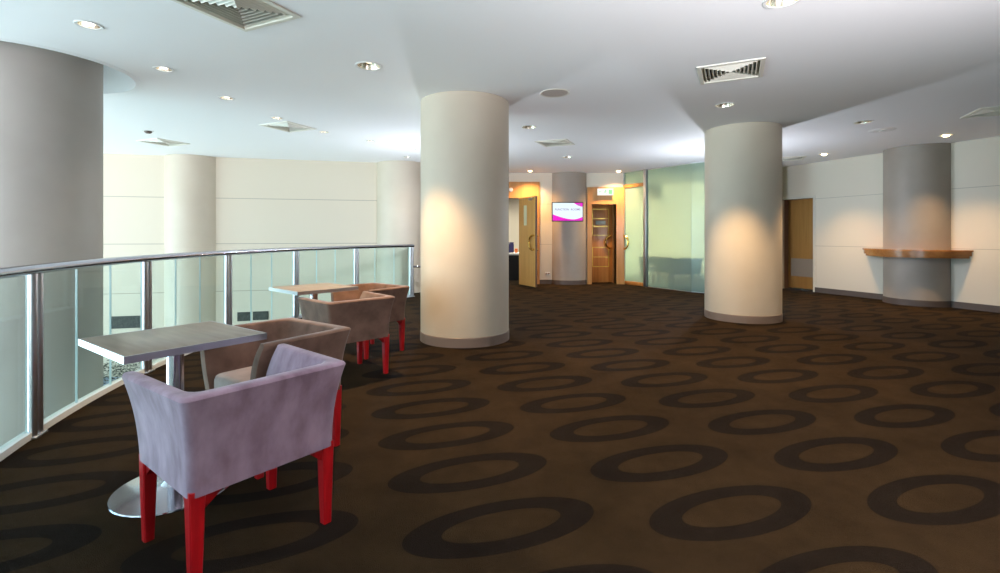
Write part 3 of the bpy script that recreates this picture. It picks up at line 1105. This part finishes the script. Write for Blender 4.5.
wx = lambda px: (11.36 * (px - 500) / F) / (1 - 0.2365 * (px - 500) / F)
for p0, p1, z0, z1, lb in ((110.5, 143.5, -0.585, -0.345, 'wide dark vent low on the white atrium wall, seen past the near table'),
                           (237.5, 250.5, -0.530, -0.345, 'first of the pair of small dark vents above the second chair'),
                           (253.0, 268.5, -0.520, -0.340, 'second of the pair of small dark vents, nearer the far table')):
    x0, x1 = wx(p0), wx(p1)
    wall_vent((x0 + x1) / 2, (x1 - x0) / 2 * math.sqrt(1 + 0.2365 ** 2), z0, z1, lb)

random.seed(4)
t = thing('planter', 'planter of dark speckled leaves low in the atrium below the near table edge', 'planter', (-7.30, 8.98, -3.6))
MB().box(-0.62, 0.62, -0.25, 0.25, 0.0, 2.16, 0.01).build('planter_box', M.planter, t)
b = MB()
for i in range(900):
    c = Vector((random.uniform(-0.62, 0.64), random.uniform(-0.28, 0.28), random.uniform(2.14, 2.50)))
    a, e = random.uniform(0, 2 * PI), random.uniform(-0.8, 0.8)
    mt = Matrix.Translation(c) @ Matrix.Rotation(a, 4, 'Z') @ Matrix.Rotation(e, 4, 'X')
    vs = [b.bm.verts.new(mt @ Vector(v)) for v in ((-0.025, 0, 0), (0, -0.012, 0.008), (0.03, 0, 0), (0, 0.012, 0.008))]
    b.bm.faces.new(vs)
b.build('foliage', M.leaf, t, smooth=0)

# ------------------------------------------------------------------ tub chairs
ZB, ZT = 0.335, 0.70


def shell_ring(z):
    k = (z - ZB) / (ZT - ZB)
    g = k ** 2.3
    w = 0.286 + 0.040 * g                     # half width outside
    d = 0.262 + 0.048 * g                     # back
    vf = 0.254 + 0.022 * math.sin(PI * k * 0.85) - 0.012 * k ** 6      # front edge of the arms
    ti = 0.070 - 0.012 * k
    tb = 0.085 - 0.015 * k
    iw, idp = w - ti, d - tb
    out = []
    r = 0.03
    out += [(-w, vf - 0.018), (-w, vf * 0.5), (-w, 0.0), (-w, -d * 0.5), (-w, -d + r)]
    out += [(-w + r * (1 - math.cos(a)), -d + r * (1 - math.sin(a))) for a in (PI / 8, PI / 4, 3 * PI / 8)]
    out += [(-w + r, -d), (-w * 0.4, -d), (0, -d), (w * 0.4, -d), (w - r, -d)]
    out += [(w - r * (1 - math.sin(a)), -d + r * (1 - math.cos(a))) for a in (PI / 8, PI / 4, 3 * PI / 8)]
    out += [(w, -d + r), (w, -d * 0.5), (w, 0.0), (w, vf * 0.5), (w, vf - 0.018)]
    out += [(w - 0.007, vf - 0.003), (w - ti * 0.5, vf), (iw + 0.007, vf - 0.003)]
    ri = 0.06
    out += [(iw, vf - 0.018), (iw, vf * 0.5), (iw, 0.0), (iw, -idp * 0.5), (iw, -idp + ri)]
    out += [(iw - ri * (1 - math.cos(a)), -idp + ri * (1 - math.sin(a))) for a in (PI / 8, PI / 4, 3 * PI / 8)]
    out += [(iw - ri, -idp), (iw * 0.4, -idp), (0, -idp), (-iw * 0.4, -idp), (-iw + ri, -idp)]
    out += [(-iw + ri * (1 - math.sin(a)), -idp + ri * (1 - math.cos(a))) for a in (PI / 8, PI / 4, 3 * PI / 8)]
    out += [(-iw, -idp + ri), (-iw, -idp * 0.5), (-iw, 0.0), (-iw, vf * 0.5), (-iw, vf - 0.018)]
    out += [(-iw - 0.007, vf - 0.003), (-w + ti * 0.5, vf), (-w + 0.007, vf - 0.003)]
    fl = 0.026 * g                            # the arms spread a little more towards the front
    return [(x + (fl if x > 0.15 else -fl if x < -0.15 else 0) * max(0, (y + d) / (vf + d)), y) for x, y in out]


def shell():
    m = MB()
    zs = [ZB + (ZT - 0.012 - ZB) * i / 12 for i in range(13)]
    rings = [[(x, y, z) for x, y in shell_ring(z)] for z in zs]
    last = shell_ring(ZT - 0.012)
    N = 21
    mate = {}
    for k in range(N):                         # outer point k faces inner point 44 - k
        mate[k] = 44 - k
        mate[44 - k] = k
    mate.update({21: 23, 23: 21, 22: 22, 45: 47, 47: 45, 46: 46})

    def crown(z, f):
        return [(p[0] + (last[mate[i]][0] - p[0]) * f, p[1] + (last[mate[i]][1] - p[1]) * f, z) for i, p in enumerate(last)]
    R = [[m.bm.verts.new(p) for p in r] for r in rings]
    R.append([m.bm.verts.new(p) for p in crown(ZT - 0.004, 0.07)])
    R.append([m.bm.verts.new(p) for p in crown(ZT, 0.22)])
    n = 48
    for A, B in zip(R, R[1:]):
        for k in range(n):
            m.bm.faces.new((A[k], A[(k + 1) % n], B[(k + 1) % n], B[k]))
    for T in (R[-1], R[0]):
        for k in range(N - 1):
            m.bm.faces.new((T[k], T[k + 1], T[44 - k - 1], T[44 - k]))
        m.bm.faces.new((T[20], T[21], T[22], T[23], T[24]))
        m.bm.faces.new((T[44], T[45], T[46], T[47], T[0]))
    return m


def chair_leg(sx, sy):
    m = MB()
    t, bt = 0.054, 0.036
    cx, cy = sx * (0.286 - t / 2 - 0.002), sy * (0.262 - t / 2 - 0.002)
    bx, by = sx * (0.286 - bt / 2 - 0.010), sy * (0.262 - bt / 2 - 0.010)
    rings = []
    for z, s, x, y in ((0.0, bt, bx, by), (0.17, (t + bt) / 2, (cx + bx) / 2, (cy + by) / 2), (ZB + 0.02, t, cx, cy)):
        h, e = s / 2, 0.004
        rings.append([(x - h + e, y - h, z), (x + h - e, y - h, z), (x + h, y - h + e, z), (x + h, y + h - e, z), (x + h - e, y + h, z), (x - h + e, y + h, z), (x - h, y + h - e, z), (x - h, y - h + e, z)])
    m.loft(rings)
    # curved corner brackets running from the leg along both rails
    R = 0.075
    for ax in (0, 1):
        prof = [(0, 0), (R, 0)] + [(R - R * math.sin(a), -R + R * math.cos(a)) for a in [PI / 2 * i / 8 for i in range(1, 9)]]
        pts = []
        th = 0.030
        for u, v in prof:
            if ax == 0:
                pts.append((cx - sx * (t / 2 - 0.004 + u), ZB + 0.004 + v))
            else:
                pts.append((cy - sy * (t / 2 - 0.004 + u), ZB + 0.004 + v))
        lo, hi = [], []
        for a, z in pts:
            if ax == 0:
                lo.append(m.bm.verts.new((a, cy - th / 2, z)))
                hi.append(m.bm.verts.new((a, cy + th / 2, z)))
            else:
                lo.append(m.bm.verts.new((cx - th / 2, a, z)))
                hi.append(m.bm.verts.new((cx + th / 2, a, z)))
        k = len(pts)
        fa = m.bm.faces.new(lo)
        fb = m.bm.faces.new(hi[::-1])
        for i in range(k):
            m.bm.faces.new((lo[i], hi[i], hi[(i + 1) % k], lo[(i + 1) % k]))
        bmesh.ops.triangulate(m.bm, faces=[fa, fb])
    return m


def make_chair(label, loc, rz, suede):
    t = thing('tub_chair', label, 'chair', loc, rz, 'suede tub chairs along the balustrade')
    shell().build('upholstered_shell', suede, t, smooth=40)
    s = MB()
    s.box(-0.222, 0.222, -0.19, 0.240, ZB + 0.004, 0.455, 0.035, 4)
    for v in s.bm.verts:                       # slight crown and bow
        if v.co.z > 0.42:
            v.co.z += 0.018 * (1 - (v.co.x / 0.24) ** 2)
        if v.co.y > 0.2:
            v.co.y += 0.022 * (1 - (v.co.x / 0.24) ** 2)
    s.build('seat_cushion', M.seat, t)
    for sx in (-1, 1):
        for sy in (-1, 1):
            chair_leg(sx, sy).build('leg', M.red, t)
    return t


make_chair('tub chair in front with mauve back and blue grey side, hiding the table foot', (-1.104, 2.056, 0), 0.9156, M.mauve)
chair = make_chair('brown tub chair across the near table with its seat and inside showing', (-1.324, 2.848, 0), -3.7485, M.suede)
dup(chair, (-1.385, 4.385, 0), 0.786, 'brown tub chair with its back turned, in front of the far table')
dup(chair, (-1.415, 5.255, 0), -3.8053, 'brown tub chair behind the far table beside the round column')
for x, y, r, lb in ((5.16, 11.02, 0.2, 'chair blurred behind the frosted glass, next to the second round column'),
                    (4.48, 11.66, 0.9, 'middle one of the chairs blurred behind the frosted glass'),
                    (3.98, 12.42, 2.2, 'chair blurred behind the frosted glass, next to the grey mullion')):
    dup(chair, (x, y, 0), r, lb, 'chairs behind the frosted glass')

# ------------------------------------------------------------------ pedestal tables


def make_table(label, loc, rz):
    t = thing('cafe_table', label, 'table', loc, rz, 'square pedestal tables along the balustrade')
    MB().box(-0.296, 0.296, -0.296, 0.296, 0.722, 0.752, 0.002).build('tabletop', M.tabletop, t)
    b = MB()
    h, o = 0.296, 0.302
    for x0, x1, y0, y1 in ((-o, o, -o, -h), (-o, o, h, o), (-o, -h, -h, h), (h, o, -h, h)):
        b.box(x0, x1, y0, y1, 0.721, 0.7525)
    b.build('edge_band', M.alu, t, smooth=0)
    MB().lathe([(0, 0.03), (0.037, 0.03), (0.037, 0.715), (0, 0.715)], 32).build('pedestal', M.steel, t)
    MB().lathe([(0, 0.0), (0.262, 0.0), (0.265, 0.004), (0.262, 0.009), (0.20, 0.016), (0.06, 0.030), (0.045, 0.045), (0, 0.045)], 64).build('base_disc', M.steel, t)
    MB().box(-0.13, 0.13, -0.13, 0.13, 0.708, 0.722, 0.003).build('mounting_plate', M.black, t)
    return t


tab = make_table('near square grey table with a bright metal edge and round steel base', (-1.612, 2.408, 0), math.radians(-35.5))
dup(tab, (-1.805, 4.70, 0), math.radians(-42), 'far square grey table between the two brown chairs by the balustrade')

# ------------------------------------------------------------------ ceiling fittings
VG = 'square ceiling air vents'


def make_vent(x, y, a, s, label):
    t = thing('ceiling_vent', label, 'vent', (x, y, H), math.radians(a), VG)
    h = s / 2
    b = MB()

    def strip(m, s0, z0, s1, z1, th=0.0):
        c0 = [(-s0, -s0, z0), (s0, -s0, z0), (s0, s0, z0), (-s0, s0, z0)]
        c1 = [(-s1, -s1, z1), (s1, -s1, z1), (s1, s1, z1), (-s1, s1, z1)]
        v0 = [m.bm.verts.new(p) for p in c0]
        v1 = [m.bm.verts.new(p) for p in c1]
        for i in range(4):
            m.bm.faces.new((v0[i], v0[(i + 1) % 4], v1[(i + 1) % 4], v1[i]))
    strip(b, h, 0.0, h - 0.004, -0.010)
    strip(b, h - 0.004, -0.010, h - 0.04, -0.012)
    strip(b, h - 0.04, -0.012, h - 0.045, 0.06)
    b.build('frame', M.vent, t, smooth=0)
    b = MB()
    n = 7
    for i in range(n):
        s1 = (h - 0.05) * (n - i) / n
        strip(b, s1 - 0.001, 0.030, s1 - 0.024, -0.008)
        strip(b, s1 - 0.024, -0.008, s1 - 0.027, -0.008)
        strip(b, s1 - 0.027, -0.008, s1 - 0.004, 0.030)
        strip(b, s1 - 0.004, 0.030, s1 - 0.001, 0.030)
    b.build('louvres', M.vent, t, smooth=0)
    MB().box(-h + 0.046, h - 0.046, -h + 0.046, h - 0.046, 0.06, 0.065).build('back_plate', M.ventdark, t, smooth=0)
    return t


v0 = VENTS[0]
vent0 = make_vent(*v0)
for x, y, a, s, lb in VENTS[1:]:
    v = dup(vent0, (x, y, H), math.radians(a), lb)
    v.scale = (s / 0.60, s / 0.60, 1)

LAMP = {'small': M.lampcool, 'large': M.lampgold, 'bright': M.lampwarm}
protos = {}
for x, y, k, pw, lb in LIGHTS:
    r = LSIZE[k]
    if k not in protos:
        t = thing('ceiling_downlight', lb, 'light', (x, y, H), 0, 'recessed ceiling downlights')
        z0 = {'small': 0.012, 'large': 0.035, 'bright': -0.030}[k]
        MB().lathe([(r - 0.002, 0.0), (r - 0.002, -0.004), (r + 0.016, -0.006), (r + 0.020, -0.002), (r + 0.020, 0.0)], 32).build('trim_ring', M.white, t)
        MB().lathe([(r - 0.002, 0.0), (r * 0.92, 0.03), (r * 0.70, 0.075)], 32).build('reflector', M.reflector, t)
        MB().lathe([(0, z0), (r * 0.36, z0 + 0.003), (r * 0.58, z0 + 0.02), (0, z0 + 0.025)], 24).build('lamp', LAMP[k], t)
        protos[k] = t
    else:
        t = dup(protos[k], (x, y, H), 0, lb)
    l = bpy.data.lights.new('downlight_beam', 'SPOT')
    l.energy = pw * {'small': 3, 'large': 6, 'bright': 12}[k]
    l.color = (1.0, 0.64, 0.31) if k != 'small' else (1.0, 0.93, 0.82)
    l.spot_size = math.radians(128 if k == 'bright' and y > 12 else 92)
    l.spot_blend = 0.45 if k == 'large' else 0.9
    l.shadow_soft_size = 0.04
    o = bpy.data.objects.new('downlight_beam', l)
    o.location = (x, y, H - 0.03)
    C.objects.link(o)

t = thing('ceiling_speaker', 'round beige ceiling speaker grille past the front column', 'speaker', (0.62, 5.48, H))
MB().lathe([(0.145, -0.002), (0.16, -0.007), (0.168, 0.0)], 40).build('rim', M.vent, t)
MB().lathe([(0, -0.006), (0.10, -0.005), (0.146, -0.002)], 40).build('cloth_grille', M.speaker, t)
t = thing('ceiling_disc', 'flat white ceiling disc between the dim downlight and the right wall', 'ceiling fitting', (5.83, 7.40, H))
MB().lathe([(0, -0.014), (0.12, -0.012), (0.17, -0.004), (0.175, 0.0)], 40).build('cover', M.white, t)
MB().lathe([(0, -0.024), (0.04, -0.022), (0.05, -0.012)], 24).build('boss', M.white, t)
t = thing('smoke_detector', 'tiny dark sensor on the ceiling beyond the big atrium column', 'sensor', (-5.42, 7.47, H))
MB().lathe([(0, -0.04), (0.03, -0.038), (0.05, -0.02), (0.055, 0.0)], 24).build('body', mat('sensor_brown', (0.12, 0.08, 0.06), 0.5), t)
MB().lathe([(0.055, -0.006), (0.075, -0.004), (0.078, 0.0)], 24).build('base_ring', M.white, t)
